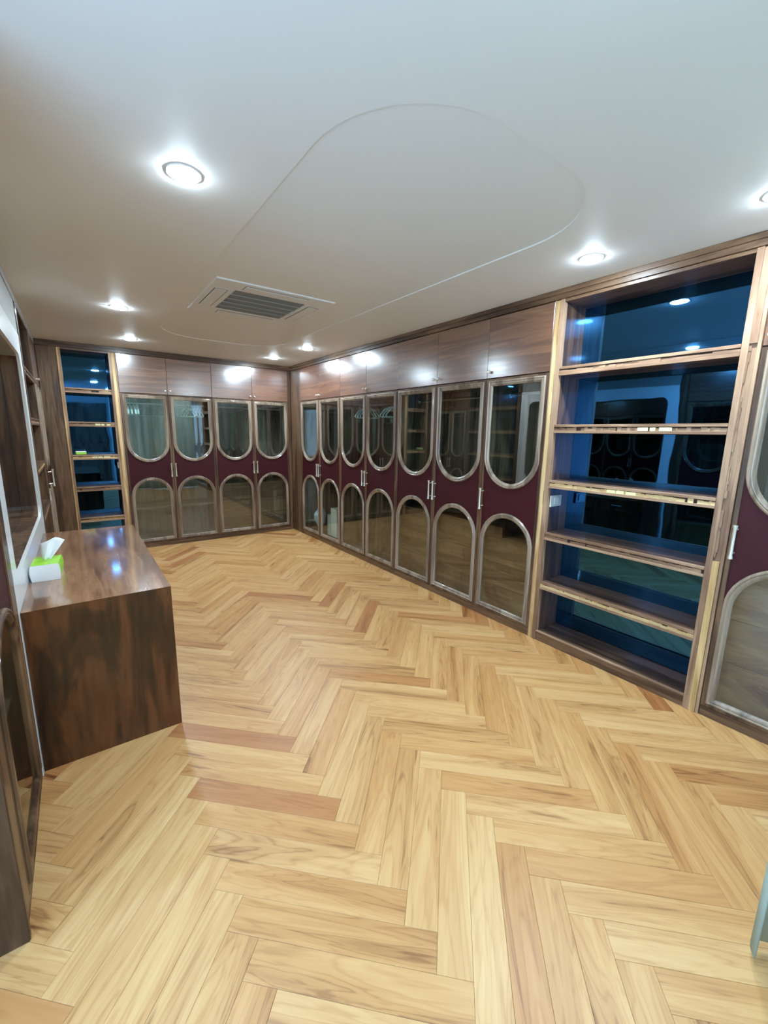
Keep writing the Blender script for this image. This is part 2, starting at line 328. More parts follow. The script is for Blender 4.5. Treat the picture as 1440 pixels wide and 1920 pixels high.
def herringbone():
    X0, X1, Y0, Y1 = -0.88, 3.46, -1.20, 7.05
    items = []
    for c in range(-6, 7):
        ox = P0.x+c*PL*math.sqrt(2)
        for k in range(-60, 70):
            for fam in (0, 1):
                if fam == 0: a, b = du, dv; s0 = k*PW; t0 = k*PW; u0, v0 = s0, t0
                # family 0: along du, u in [kw, kw+L], v in [kw, kw+w]; family 1: along dv, u in [(k-1)w, kw], v in [kw, kw+L]
                if fam == 0: rect = [(k*PW, k*PW), (k*PW+PL, k*PW), (k*PW+PL, k*PW+PW), (k*PW, k*PW+PW)]
                else: rect = [((k-1)*PW, k*PW), ((k-1)*PW, k*PW+PL), (k*PW, k*PW+PL), (k*PW, k*PW)]
                cu = sum(r[0] for r in rect)/4; cv = sum(r[1] for r in rect)/4
                ctr = Vector((ox, P0.y))+du*cu+dv*cv
                if not (X0-0.4 < ctr.x < X1+0.4 and Y0-0.4 < ctr.y < Y1+0.4): continue
                d = du if fam == 0 else dv; e = Vector((-d.y, d.x))
                hl, hw = PL/2-GAP, PW/2-GAP
                poly = [tuple(ctr+d*sx*hl+e*sy*hw)+(sx*hl, sy*hw) for sx, sy in ((-1, -1), (1, -1), (1, 1), (-1, 1))]
                q = poly
                for ax, lim, less in ((0, X0+.002, False), (0, X1-.002, True), (1, Y0+.002, False), (1, Y1-.002, True)):
                    q = clip(q, ax, lim, less)
                    if len(q) < 3: break
                if len(q) < 3: continue
                hid = ctr.x > XR+0.45 or ctr.y > YB+0.45 or (ctr.x < XL-0.35 and ctr.y > 1.6)
                if hid: continue
                # apparent size in the photograph: distance from the camera and whether it is in frame
                D = Vector((ctr.x, ctr.y, -CAM_H)); z = D.dot(fw)
                px = 720+F_PX*D.dot(r2)/max(z, .01); py = 960-F_PX*D.dot(u2)/max(z, .01)
                inside = z > 0.2 and -120 < px < 1560 and 940 < py < 2080 and ctr.x < XR+0.15 and ctr.y < YB+0.15 and ctr.x > XL-0.25
                if XL < ctr.x < 0.30 and 2.6 < ctr.y < 5.0: inside = False     # behind the wooden table
                size = (0 if inside else -100)-D.length
                items.append((size, ctr, d, poly, q, len(q) == 4 and all(abs(q[i][0]-poly[i][0]) < 1e-6 for i in range(4)) if len(q) == 4 else False))
    items.sort(key=lambda t: -t[0])
    full = None; rest = bmesh.new(); uvr = rest.loops.layers.uv.new('grain'); tl = rest.faces.layers.float.new('tone_g')
    for i, (s, ctr, d, poly, q, isfull) in enumerate(items):
        tone = random.random()
        if i < 296:
            if isfull:
                if full is None:
                    bm = bmesh.new(); uv = bm.loops.layers.uv.new('grain'); hl, hw = PL/2-GAP, PW/2-GAP
                    plank_mesh(bm, [(sx*hl, sy*hw, sx*hl, sy*hw) for sx, sy in ((-1, -1), (1, -1), (1, 1), (-1, 1))], uv)
                    full = bpy.data.meshes.new('plank'); bm.to_mesh(full); bm.free(); full.materials.append(OAK)
                o = bpy.data.objects.new('plank', full); o.location = (ctr.x, ctr.y, random.uniform(-.0003, 0)); o.rotation_euler = (0, 0, math.atan2(d.y, d.x))
            else:
                bm = bmesh.new(); uv = bm.loops.layers.uv.new('grain'); plank_mesh(bm, q, uv)
                me = bpy.data.meshes.new('plank'); bm.to_mesh(me); bm.free(); me.materials.append(OAK)
                o = bpy.data.objects.new('plank', me)
            COL.objects.link(o); o.parent = fl; o['tone'] = tone
        else: plank_mesh(rest, q, uvr, tl, tone)
    me = bpy.data.meshes.new('far_planks'); rest.to_mesh(me); rest.free(); me.materials.append(OAK)
    o = bpy.data.objects.new('far_planks', me); COL.objects.link(o); o.parent = fl; o['kind'] = 'stuff'
herringbone()

# ---------------------------------------------------------------- cabinets with arched glass doors
ZD0, ZD1 = 0.066, 2.056            # the tall doors
UP0, UP1 = 2.064, 2.532            # the small doors above
LOW_Z0, LOW_TOP, UPP_BOT, UPP_TOP = 0.085, 0.965, 1.170, 2.040
def arch_pts(x0, x1, z0, z1, inset, flip, n=20):
    # outline with one rounded end; flip=False: rounded top, True: rounded bottom
    R = (x1-x0)/2; cx = (x0+x1)/2; r = R-inset
    if not flip:
        cz = z1-R
        P = [(x0+inset, z0+inset)]+[(cx-r*math.cos(PI*k/n), cz+r*math.sin(PI*k/n)) for k in range(n+1)]+[(x1-inset, z0+inset)]
    else:
        cz = z0+R
        P = [(x0+inset, z1-inset)]+[(cx-r*math.cos(PI*k/n), cz-r*math.sin(PI*k/n)) for k in range(n+1)]+[(x1-inset, z1-inset)]
    return P
BP = [(0.0, 0.012), (0.0, -0.002), (0.005, -0.009), (0.012, -0.011), (0.018, -0.006), (0.022, -0.009), (0.030, -0.008), (0.038, -0.001), (0.042, 0.002), (0.042, 0.012)]
def bead(name, x0, x1, z0, z1, flip, parent, loc):
    key = ('bead', round(x1-x0, 4), z0, z1, flip)
    if key in CACHE: return link(name, CACHE[key], parent, loc)
    bm = bmesh.new(); L = []
    for ins, y in BP: L.append([bm.verts.new((x, y, z)) for x, z in arch_pts(x0, x1, z0, z1, ins, flip)])
    m = len(L)
    for a in range(m):
        A, B = L[a], L[(a+1) % m]; n = len(A)
        for i in range(n): bm.faces.new((A[i], A[(i+1) % n], B[(i+1) % n], B[i]))
    return obj(name, bm, BEAD, parent, True, key, loc)
def prism(bm, pts, y0, y1):
    A = [bm.verts.new((x, y0, z)) for x, z in pts]; B = [bm.verts.new((x, y1, z)) for x, z in pts]
    n = len(pts); bm.faces.new(A); bm.faces.new(B[::-1])
    for i in range(n): bm.faces.new((A[i], B[i], B[(i+1) % n], A[(i+1) % n]))
def door(parent, x, wd, hand):
    loc = (x, 0, 0); k = round(wd, 4)
    g = 0.002; a0, a1 = g, wd-g; st = 0.022
    R0, R1 = a0+st, a1-st
    d = boxes('door', [(a0, R0, 0, .022, ZD0, ZD1), (R1, a1, 0, .022, ZD0, ZD1), (R0, R1, 0, .022, ZD0, LOW_Z0), (R0, R1, 0, .022, UPP_TOP, ZD1)], W['z'], parent, 0.001, ('doorframe', k), loc)
    z = (0, 0, 0)
    bead('lower_arch_bead', R0, R1, LOW_Z0, LOW_TOP, False, d, z)
    bead('upper_arch_bead', R0, R1, UPP_BOT, UPP_TOP, True, d, z)
    key = ('lg', k)
    for nm, z0, z1, fl_ in (('lower_glass_pane', LOW_Z0, LOW_TOP, False), ('upper_glass_pane', UPP_BOT, UPP_TOP, True)):
        if (nm, k) in CACHE: link(nm, CACHE[(nm, k)], d, z)
        else:
            bm = bmesh.new(); prism(bm, arch_pts(R0, R1, z0, z1, 0.040, fl_), 0.0062, 0.0102); obj(nm, bm, GLASS, d, key=(nm, k), loc=z)
    if ('mar', k) in CACHE: link('burgundy_panel', CACHE[('mar', k)], d, z)
    else:
        bm = bmesh.new(); n = 40; R = (R1-R0)/2; cx = (R0+R1)/2; lo = []; hi = []
        for i in range(n+1):
            t = -math.cos(PI*i/n); x_ = cx+R*t; h = math.sqrt(max(0, R*R-(R*t)**2))
            lo.append((x_, LOW_TOP-R+h)); hi.append((x_, UPP_BOT+R-h))
        F = [[(bm.verts.new((x_, y, z_))) for x_, z_ in row] for row in (lo, hi) for y in (0.006, 0.018)]
        for i in range(n):
            bm.faces.new((F[0][i], F[0][i+1], F[2][i+1], F[2][i])); bm.faces.new((F[1][i], F[3][i], F[3][i+1], F[1][i+1]))
            bm.faces.new((F[0][i], F[1][i], F[1][i+1], F[0][i+1])); bm.faces.new((F[2][i], F[2][i+1], F[3][i+1], F[3][i]))
        bm.faces.new((F[0][0], F[2][0], F[3][0], F[1][0])); bm.faces.new((F[0][n], F[1][n], F[3][n], F[2][n]))
        obj('burgundy_panel', bm, MAROON, d, key=('mar', k), loc=z)
    if not hand: return d
    hx = wd-0.028 if hand == 'r' else 0.028
    if 'pull' in CACHE: link('handle', CACHE['pull'], d, (hx, 0, 0))
    else:
        bm = bmesh.new(); y = -0.034
        tube(bm, [(0, y, .968), (0, y, .975), (0, y, .99), (0, y, 1.06), (0, y, 1.13), (0, y, 1.145), (0, y, 1.152)], [.012, .012, .0085, .0085, .0085, .012, .012], 12)
        for zz in (.995, 1.125): tube(bm, [(0, .008, zz), (0, .002, zz), (0, y, zz)], [.008, .0045, .0045], 8)
        obj('handle', bm, CHROME, d, True, 'pull', (hx, 0, 0))
    return d
def upper_door(parent, x, wd, hand):
    k = round(wd, 4); g = 0.0018
    d = boxes('upper_door', [(g, wd-g, 0, .02, UP0, UP1)], GLOSSY, parent, 0.0015, ('upd', k), (x, 0, 0))
    if hand:
        kx = wd-0.03 if hand == 'r' else 0.03
        if 'knob' in CACHE: link('knob', CACHE['knob'], d, (kx, 0, 0))
        else:
            bm = bmesh.new(); tube(bm, [(0, .002, 2.112), (0, -.004, 2.112), (0, -.014, 2.112), (0, -.017, 2.112), (0, -.026, 2.112), (0, -.029, 2.112)], [.008, .006, .005, .012, .012, .008], 14)
            obj('knob', bm, CHROME, d, True, 'knob', (kx, 0, 0))
def cabinet(label, loc, rz, Wd, doors, depth=0.58, interior=None, side_fill=None, group=None):
    t = thing('arched_glass_wardrobe', label, 'wardrobe', loc, rz, group)
    f = 0.024                       # carcass begins behind the doors
    boxes('plinth', [(0, Wd, 0.006, depth, 0, 0.062)], W['x'], t)
    boxes('side_panel', [(0, .018, f, depth, .062, 2.535)], INNER['z'], t)
    boxes('side_panel', [(Wd-.018, Wd, f, depth, .062, 2.535)], INNER['z'], t)
    boxes('back_panel', [(.018, Wd-.018, depth-.012, depth, .08, 2.53)], INNER['z'], t)
    boxes('bottom_board', [(.018, Wd-.018, f, depth-.012, .062, .08)], INNER['x'], t)
    boxes('fixed_shelf', [(.018, Wd-.018, f, depth-.012, 1.055, 1.08)], INNER['x'], t)
    boxes('fixed_shelf', [(.018, Wd-.018, f, depth-.012, 2.04, 2.065)], INNER['x'], t)
    boxes('top_board', [(.018, Wd-.018, f, depth-.012, 2.515, 2.535)], INNER['x'], t)
    for x, wd, hand, uhand in doors:
        door(t, x, wd, hand); upper_door(t, x, wd, uhand)
    for it in (interior or []):
        k, x0, x1 = it[:3]
        if k == 'rod':
            bm = bmesh.new(); tube(bm, [(x0+.018, .30, 1.95), (x1-.018, .30, 1.95)], .0125, 12)
            for xx in (x0+.020, x1-.020): tube(bm, [(xx-.004, .30, 1.95), (xx+.004, .30, 1.95)], .026, 14)
            obj('hanging_rod', bm, STEEL, t, True)
        elif k == 'shelf': boxes('inner_shelf', [(x0+.018, x1-.018, .05, depth-.012, it[3]-.010, it[3]+.010)], INNER['x'], t)
        elif k == 'divider': boxes('divider', [(x0, x1, f+.006, depth-.012, .08, it[3] if len(it) > 3 else 1.055)], INNER['z'], t)
        elif k == 'drawers':
            nd = it[3]; top = it[4] if len(it) > 4 else 0.80; hgt = (top-.085)/nd
            for i in range(nd):
                z0 = .085+i*hgt
                dr = boxes('drawer', [(x0+.022, x1-.022, .075, .095, z0+.003, z0+hgt-.003), (x0+.03, x1-.03, .095, depth-.05, z0+.015, z0+hgt-.04)], W['x'], t)
                bm = bmesh.new(); cx = (x0+x1)/2; zz = z0+hgt*.72
                tube(bm, [(cx-.07, .073, zz), (cx-.065, .052, zz), (cx+.065, .052, zz), (cx+.07, .073, zz)], .004, 8); obj('handle', bm, INNER['x'], dr, True)
            boxes('drawer_chest_top', [(x0+.018, x1-.018, .06, depth-.012, top, top+.018)], W['x'], t)
    return t
RR, RB, RLF = -PI/2, 0.0, PI/2      # fronts facing -X, -Y and +X
def right(y): return (XR, y, 0)

w1 = (6.04-4.85)/2
cabinet('arched glass wardrobe in the far corner of the right wall, cartons behind its glass', right(6.04), RR, 1.19,
        [(0, .595, 'r', 'r'), (.595, .595, 'l', 'l')], interior=[('rod', 0, 1.19)])
cabinet('arched glass wardrobe on the right wall, second pair of doors from the far corner', right(4.85), RR, 1.212,
        [(0, .606, 'r', 'r'), (.606, .606, 'l', 'l')], interior=[('rod', 0, 1.212), ('divider', .597, .615)])
cabinet('arched glass wardrobe on the right wall, third pair of doors from the far corner', right(3.638), RR, 1.21,
        [(0, .605, 'r', 'r'), (.605, .605, 'l', 'l')], interior=[('rod', 0, 1.21), ('drawers', 0, .605, 3), ('drawers', .605, 1.21, 3), ('divider', .596, .614)])
cabinet('single-door arched glass wardrobe immediately left of the wide open bookcase', right(2.428), RR, .580,
        [(0, .580, 'l', 'l')], interior=[('rod', 0, .58), ('drawers', 0, .58, 3, .70)])
cabinet('arched glass wardrobe cut by the right photo edge, beside the wide open bookcase', right(0.672), RR, 1.20,
        [(0, .600, 'l', 'l'), (.600, .600, 'r', 'r')], interior=[('rod', 0, 1.20), ('drawers', 0, .60, 3, .86), ('drawers', .60, 1.20, 3, .86), ('divider', .591, .609)])
cabinet('arched glass wardrobe on the back wall next to the narrow bookcase, white hangers inside', (0.514, YB, 0), RB, 1.122,
        [(0, .553, 'r', 'r'), (.553, .569, 'l', 'l')], interior=[('rod', 0, 1.122), ('shelf', 0, 1.122, .54)])
cabinet('arched glass wardrobe on the back wall beside the room corner, drawers behind lower panes', (1.636, YB, 0), RB, 1.141,
        [(0, .575, 'r', 'r'), (.575, .566, 'l', 'l')], interior=[('rod', 0, 1.141), ('drawers', 0, .575, 3), ('drawers', .575, 1.141, 3), ('divider', .566, .584)])

# corner fillers
t = thing('corner_filler', 'walnut corner filler boards between the back wardrobes and the right wardrobes', 'panel', (XR, YB, 0))
boxes('filler_board', [(0.002, .022, -.36, -.185, 0, 2.535)], W['z'], t)
boxes('filler_board', [(0.004, .022, -.182, .0, 0, 2.535)], W['z'], t)
boxes('filler_board', [(-.047, .0, .002, .022, 0, 2.535)], W['z'], t)

# crown fascia under the ceiling
for nm, lst in (('trim_1', [(XR-.012, XR+.03, -.55, YB+.02, 2.536, H-.001), (XR-.022, XR-.0122, -.55, YB-.022, 2.568, H-.001)]),
                ('trim_2', [(XL, XR-.013, YB-.012, YB+.03, 2.536, H-.001), (XL, XR-.023, YB-.022, YB-.0122, 2.568, H-.001)])):
    o = boxes(nm, lst, W['y'] if nm == 'trim_1' else W['x'], None, .001); o['kind'] = 'structure'

# ---------------------------------------------------------------- open bookcases
def ragged(bm, x0, x1, z0, z1, y, step=.03, amp=1.0, p=.85):
    x = x0
    while x < x1-.004:
        s = min(random.uniform(.4, 1.6)*step, x1-x)
        if random.random() < p:
            h = z0+(z1-z0)*random.uniform(.62, 1.0)*amp; yy = y+random.uniform(0, .006)
            box(bm, x, x+s, yy, y+.012, z0, h)
        x += s
def ragged_v(bm, z0, z1, x0, x1, y, step=.05, p=.85):
    z = z0
    while z < z1-.004:
        s = min(random.uniform(.4, 1.6)*step, z1-z)
        if random.random() < p:
            box(bm, x0, x0+(x1-x0)*random.uniform(.4, 1), y+random.uniform(0, .006), y+.012, z, z+s)
        z += s
SHZ = [2.055, 1.655, 1.252, .855, .460]
def bookcase(label, loc, rz, xl, x0, x1, xr, depth, rawl=True, rawr=True, pale_r=None, dark=False):
    t = thing('open_bookcase', label, 'bookcase', loc, rz)
    B, C = (W, W) if dark else (W, EDGE)
    # left post: outer strip, pale raw strip, inner wood lip
    def post(a, b, inner):            # a..b, inner = side towards the opening ('r' for a left post)
        wd = b-a; st = wd*.42
        if inner == 'r': strip = (a+wd*.12, a+wd*.12+st); lip = (strip[1], b); out = (a, strip[0])
        else: strip = (b-wd*.20-st, b-wd*.20); lip = (a, strip[0]); out = (strip[1], b)
        po = boxes('side_post', [(a, b, .012, .034, 0, 2.535), (lip[0], lip[1], -.004, .012, 0, 2.535), (out[0], out[1], -.002, .012, 0, 2.535)], C['z'], t)
        return strip
    s1 = post(xl, x0, 'r'); s2 = post(x1, xr, 'l')
    boxes('side_panel', [(xl, x0, .034, depth, 0, 2.535)], B['z'], t)
    boxes('side_panel', [(x1, xr, .034, depth, 0, 2.535)], B['z'], t)
    boxes('top_board', [(x0, x1, .0, depth, 2.515, 2.535)], B['x'], t)
    boxes('back_glass', [(x0, x1, depth, depth+.006, .075, 2.515)], BLUE, t, .0005)
    boxes('base_board', [(x0, x1, .0, .03, 0, .072), (x0, x1, .03, depth, .05, .072)], B['x'], t)
    boxes('base_edge', [(x0, x1, -.003, .016, .0725, .080)], C['x'], t, .0005)
    m = RAW['z'] if not dark else W['z']
    if pale_r:
        bm = bmesh.new(); box(bm, s2[0]+.001, s2[1]-.001, -.006, .011, 0, pale_r); obj('raw_edge_strip', bm, m, t)
        bm = bmesh.new(); ragged_v(bm, pale_r+.02, 2.07, s2[0], s2[1]*.4+s2[0]*.6, .0); tag(obj('torn_edge', bm, C['z'], t), kind='stuff'); boxes('edge_strip', [(s2[0], s2[1], -.003, .011, 2.08, 2.53)], C['z'], t)
    else:
        bm = bmesh.new(); box(bm, s2[0]+.001, s2[1]-.001, -.004, .011, 0, 2.53); obj('raw_edge_strip', bm, m, t)
    bm = bmesh.new(); box(bm, s1[0]+.001, s1[1]-.001 if not dark else s1[1]-.002, -.003, .011, 0, 2.53)
    obj('raw_edge_strip', bm, m, t)
    bm = bmesh.new(); ragged_v(bm, 1.1, 2.45, s1[1]-.0015, s1[1]+.004, -.006, .09, .5); tag(obj('split_veneer', bm, EDGE['z'], t), kind='stuff')
    for i, z in enumerate(SHZ):
        s = boxes('shelf', [(x0+.001, x1-.001, .014, depth-.001, z-.028, z+.028)], W['x'], t, .001)
        boxes('upper_edge_lip', [(x0+.001, x1-.001, -.004, .0138, z+.012, z+.030)], C['x'], s, .001)
        boxes('lower_edge_lip', [(x0+.001, x1-.001, -.004, .0138, z-.030, z-.014)], C['x'], s, .001)
        bm = bmesh.new(); box(bm, x0+.001, x1-.001, .010, .0142, z-.0135, z+.0115); obj('edge_groove', bm, DEEP, s)
        bm = bmesh.new(); ragged(bm, x0+.002, x1-.002, z-.014, z+.011, .0, .022 if i else .05, 1, .97 if i != 4 else 1.0); tag(obj('raw_edge_filler', bm, RAW['x'] if i in (2, 4) else EDGE['x'], s), kind='stuff')
        if i in (1, 2) and not dark:
            bm = bmesh.new(); c = x0+(x1-x0)*(.56 if i == 1 else .42)
            for q in range(3): box(bm, c+q*.06, c+q*.06+random.uniform(.03, .07), -.005, .009, z-.013, z+.008)
            tag(obj('glue_patch', bm, PUTTY, s), kind='stuff')
    return t
bookcase('wide open walnut bookcase with blue mirrored back and rough shelf edges, right wall', right(1.847), RR, .0, .072, 1.092, 1.172, .275, pale_r=.93)
bookcase('narrow open walnut bookcase with blue mirrored back, on the back wall behind the wooden table', (-.080, YB, 0), RB, 0, .040, .512, .592, .30)
bookcase('dark reddish open bookcase on the left wall, just beyond the white mirror frame', (XL, 4.36, 0), RLF, 0, .06, 1.10, 1.16, .30, dark=True)
cabinet('arched glass wardrobe on the left wall past the dark bookcase by the back corner', (XL, 5.525, 0), RLF, .80, [(.0, .40, 'r', 'r'), (.40, .40, 'l', 'l')], interior=[('rod', 0, .80)])
# back-left filler panel
t = thing('filler_panel', 'tall walnut filler panel left of the narrow bookcase on the back wall', 'panel', (XL, YB, 0))
boxes('board', [(.003, .186, .0, .02, 0, 2.535)], W['z'], t)
boxes('return_board', [(-.02, .0, -.072, .02, 0, 2.535)], W['z'], t)

# near-left cabinet (its end panel faces the camera)
t = cabinet('dark arched glass wardrobe at the left photo edge, end panel facing the viewer', (XL, 1.50, 0), RLF, .78,
            [(.10, .60, None, None)], interior=[('shelf', 0, .78, .50)])
for c_ in t.children:
    if c_.name.startswith('door'):
        for q_ in c_.children:
            if 'bead' in q_.name: q_.data = q_.data.copy(); q_.data.materials[0] = W['z']
boxes('end_panel', [(-.004, .0, .0, .58, 0, 2.535), (.0, .022, -.002, .024, 0, 2.535)], W['z'], t)
boxes('front_stile', [(.024, .098, .0, .022, 0.062, 2.535)], W['z'], t)
boxes('front_stile', [(.702, .78, .0, .022, 0.062, 2.535)], W['z'], t)

# left fascia above everything
o = boxes('trim_3', [(XL-.03, XL, 1.50, 4.355, 2.536, H-.001)], HEAD, None, .001); o['kind'] = 'structure'
o = boxes('trim_4', [(XL-.03, XL, 4.36, YB-.024, 2.536, H-.001)], HEAD, None, .001); o['kind'] = 'structure'

# ---------------------------------------------------------------- white framed mirror
def mirror():
    y0, y1, z1 = 2.295, 4.350, 2.29
    t = thing('framed_wall_mirror', 'tall white frame with rounded inner corners around a mirror above the wooden table', 'mirror', (XL, y0, 0), RLF)
    Wd = y1-y0
    a0, a1, b0, b1, r = .125, Wd-.15, .93, 2.13, .09
    inn = rrect(a0, a1, b0, b1, r, 10)
    bm = bmesh.new()
    for y, nm in ((0.0, 'f'), (.018, 'b')):
        vi = [bm.verts.new((x, y, z)) for x, z in inn]; vo = [bm.verts.new((x, y, z)) for x, z in ((Wd, z1), (0, z1), (0, 0), (Wd, 0))]
        if nm == 'f': F = (vi, vo)
        es = [bm.edges.new((vi[i], vi[(i+1) % len(vi)])) for i in range(len(vi))]+[bm.edges.new((vo[i], vo[(i+1) % 4])) for i in range(4)]
        bmesh.ops.triangle_fill(bm, use_beauty=True, edges=es)
        if nm == 'b':
            n = len(vi)
            for i in range(n): bm.faces.new((F[0][i], F[0][(i+1) % n], vi[(i+1) % n], vi[i]))
            for i in range(4): bm.faces.new((F[1][i], F[1][(i+1) % 4], vo[(i+1) % 4], vo[i]))
    obj('white_frame', bm, WHITE, t)
    def lining(name, P, mat):
        bm = bmesh.new(); o_ = rrect(a0-.012, a1+.012, b0-.012, b1+.012, r+.012, 10); k = 0
        for i in P:
            j = (i+1) % len(inn); q = []
            for y in (.0185, .115): q.append([bm.verts.new((x, y, z)) for x, z in (inn[i], inn[j], o_[j], o_[i])])
            a_, b_ = q
            for u, v in ((0, 1), (1, 2), (2, 3), (3, 0)): bm.faces.new((a_[u], a_[v], b_[v], b_[u]))
            bm.faces.new(a_); bm.faces.new(b_)
        return obj(name, bm, mat, t)
    n_ = len(inn); topi = list(range(6, 16)); lining('lit_top_lining', topi, HEAD); lining('wood_lining', [i for i in range(n_) if i not in topi], W['z'])  # top of the wood lining coloured pale grey for the bright light on it
    boxes('mirror_glass', [(a0-.04, a1+.04, .1155, .121, b0-.04, b1+.04)], MIRROR, t, 0)
    boxes('backing_board', [(0, Wd, .1215, .58, 0, z1)], W['z'], t)
    # grey-brown header panel above the frame
    u = thing('header_panel', 'grey-brown header panel between the white mirror frame and the ceiling', 'panel', (XL, y0, 0), RLF)
    boxes('board', [(0, Wd, .004, .50, z1+.001, 2.535)], HEAD, u)
mirror()

# ---------------------------------------------------------------- wooden dressing table
t = thing('dressing_table', 'solid glossy walnut dressing table with waterfall sides below the white framed mirror', 'table', (0.031, 3.2, 0))
TX = (.592, ); hx = .300
def slab(name, yz, mat):
    bm = bmesh.new(); A = [bm.verts.new((-hx+.001, y, z)) for y, z in yz]; B = [bm.verts.new((hx, y, z)) for y, z in yz]
    n = len(yz); bm.faces.new(A); bm.faces.new(B[::-1])
    for i in range(n): bm.faces.new((A[i], B[i], B[(i+1) % n], A[(i+1) % n]))
    return obj(name, bm, mat, t)
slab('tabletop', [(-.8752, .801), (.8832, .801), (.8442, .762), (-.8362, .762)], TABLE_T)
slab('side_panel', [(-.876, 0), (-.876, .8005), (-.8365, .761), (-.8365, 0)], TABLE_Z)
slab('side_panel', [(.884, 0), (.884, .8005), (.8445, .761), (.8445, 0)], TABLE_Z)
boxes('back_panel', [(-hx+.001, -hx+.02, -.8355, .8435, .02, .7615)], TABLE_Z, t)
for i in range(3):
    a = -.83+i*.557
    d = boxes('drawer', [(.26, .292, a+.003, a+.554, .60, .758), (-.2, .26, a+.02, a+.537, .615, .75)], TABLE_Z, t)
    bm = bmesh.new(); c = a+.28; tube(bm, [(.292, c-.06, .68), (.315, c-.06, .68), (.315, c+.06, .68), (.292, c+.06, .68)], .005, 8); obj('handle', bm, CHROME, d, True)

# ---------------------------------------------------------------- tissue pack
def tissue():
    t = thing('tissue_pack', 'green and white soft tissue pack with one sheet pulled up, on the wooden table', 'tissues', (-.190, 2.865, .8015), math.radians(-3))
    bm = bmesh.new(); bmesh.ops.create_cube(bm, size=1.0)
    bmesh.ops.subdivide_edges(bm, edges=bm.edges[:], cuts=5, use_grid_fill=True)
    for v in bm.verts:
        x, y, z = v.co
        bul = 1+.10*(1-(2*z)**2)
        v.co = Vector((x*.118*bul, y*.19*(1+.03*(1-(2*z)**2)), (z+.5)*.088+(0.006*(1-(2*x)**2)*(1-(2*y)**2) if z > 0 else 0)))
    me_ = obj('pack', bm, TISSUE, t, False)
    me_.data.materials.append(GREEN)
    for p in me_.data.polygons:
        c = p.center
        if c.z > .078 and abs(p.normal.z) > .5 or (p.normal.x > .6 and c.z > .012): p.material_index = 1
    # pulled sheet: crumpled fan with thickness
    bm = bmesh.new(); n, m = 8, 8; G = []
    for j in range(m+1):
        row = []
        for i in range(n+1):
            u = i/n-.5; vv = j/m
            row.append(bm.verts.new((u*(.03+.085*vv)+.03*vv, .012*math.sin(u*9)*(1-.3*vv)+.05*vv*vv, .088+vv*(.115-.05*abs(u-.15)))))
        G.append(row)
    for j in range(m):
        for i in range(n): bm.faces.new((G[j][i], G[j][i+1], G[j+1][i+1], G[j+1][i]))
    o = obj('tissue_sheet', bm, TISSUE, t, True); md = o.modifiers.new('s', 'SOLIDIFY'); md.thickness = .0015
tissue()
# small green packet on the narrow bookcase
t = thing('tissue_packet', 'small green and white packet on a middle shelf of the narrow bookcase', 'packet', (.045, 6.46, 1.2830), .1)
boxes('packet', [(-.055, .055, -.04, .04, 0, .028)], GREEN, t, .006)
boxes('packet_label', [(-.054, .054, -.041, .038, .0285, .042)], TISSUE, t, .004)

# ---------------------------------------------------------------- switch plates inside the bookcases
t = thing('switch_plate', 'white square switch plate on the inner left side of the wide bookcase', 'switch', (2.925, 1.7740, 1.117))
boxes('plate', [(-.072, .072, -.010, .0, -.043, .043)], WHITEP, t, .003)
boxes('rocker', [(-.030, .030, -.014, -.0102, -.026, .026)], WHITE, t, .002)
t = thing('switch_plate', 'white switch plate on the inner right side of the narrow bookcase', 'switch', (.4310, 6.48, 1.14))
boxes('plate', [(-.010, .0, -.05, .05, -.043, .043)], WHITEP, t, .003)
boxes('rocker', [(-.014, -.0102, -.025, .025, -.026, .026)], WHITE, t, .002)

# ---------------------------------------------------------------- hangers on the rods
def hanger(label, x, y, rz, group, mat=HANGER, r=.0045, wd=.165, tilt=0):
    t = thing('clothes_hanger', label, 'hanger', (x, y, 1.9625+r), rz, group)
    key = ('hg', mat.name, r, wd)
    P = [(0, -wd, -.165), (0, -wd*.97, -.150), (0, -.10, -.085), (0, 0, -.050), (0, .10, -.085), (0, wd*.97, -.150), (0, wd, -.165), (0, wd*.9, -.176), (0, -wd*.9, -.176)]
    hk = [(0, 0, -.05), (0, .0, -.042), (0, -.004, -.034), (0, .010, -.026), (0, .019, -.012), (0, .014, -.002), (0, .002, .0), (0, -.012, -.003), (0, -.018, -.014)]
    if key in CACHE:
        link('hanger_body', CACHE[key], t); link('hook', CACHE[key+('h',)], t)
    else:
        bm = bmesh.new(); tube(bm, P, r, 8, True); obj('hanger_body', bm, mat, t, True, key)
        bm = bmesh.new(); tube(bm, hk, .0022, 6); obj('hook', bm, STEEL, t, True, key+('h',))
    if tilt: t.rotation_euler = (tilt, 0, rz)
ORD = ('leftmost', 'second from the left', 'third from the left', 'fourth from the left', 'fifth from the left', 'rightmost')
for i, x in enumerate((.605, .645, .685, .725)):
    hanger('pale plastic hanger, %s of the bunch behind the first back-wall door' % ('rightmost' if i == 3 else ORD[i]), x, YB+.30, random.uniform(-.08, .08)+PI/2*0, 'bunched hangers behind the first back-wall door', r=.013)
hanger('thin bare wire hanger swung sideways behind the first back-wall door', .86, YB+.30, 1.15, None, STEEL, .0022, .21)
for i, x in enumerate((1.335, 1.375, 1.415, 1.455, 1.50, 1.545)):
    hanger('white plastic hanger, %s of six behind the second back-wall door' % ORD[i], x, YB+.30, (.55 if i < 4 else -.38)+random.uniform(-.03, .03), 'white hangers behind the second back-wall door', r=.008)
O3 = ('leftmost', 'middle one', 'rightmost')
for i, y in enumerate((4.72, 4.66, 4.60)):
    hanger('white plastic hanger, %s of three behind the third right-wall door' % O3[i], XR+.30, y, PI/2+.15, 'white hangers behind the third right-wall door', r=.008)
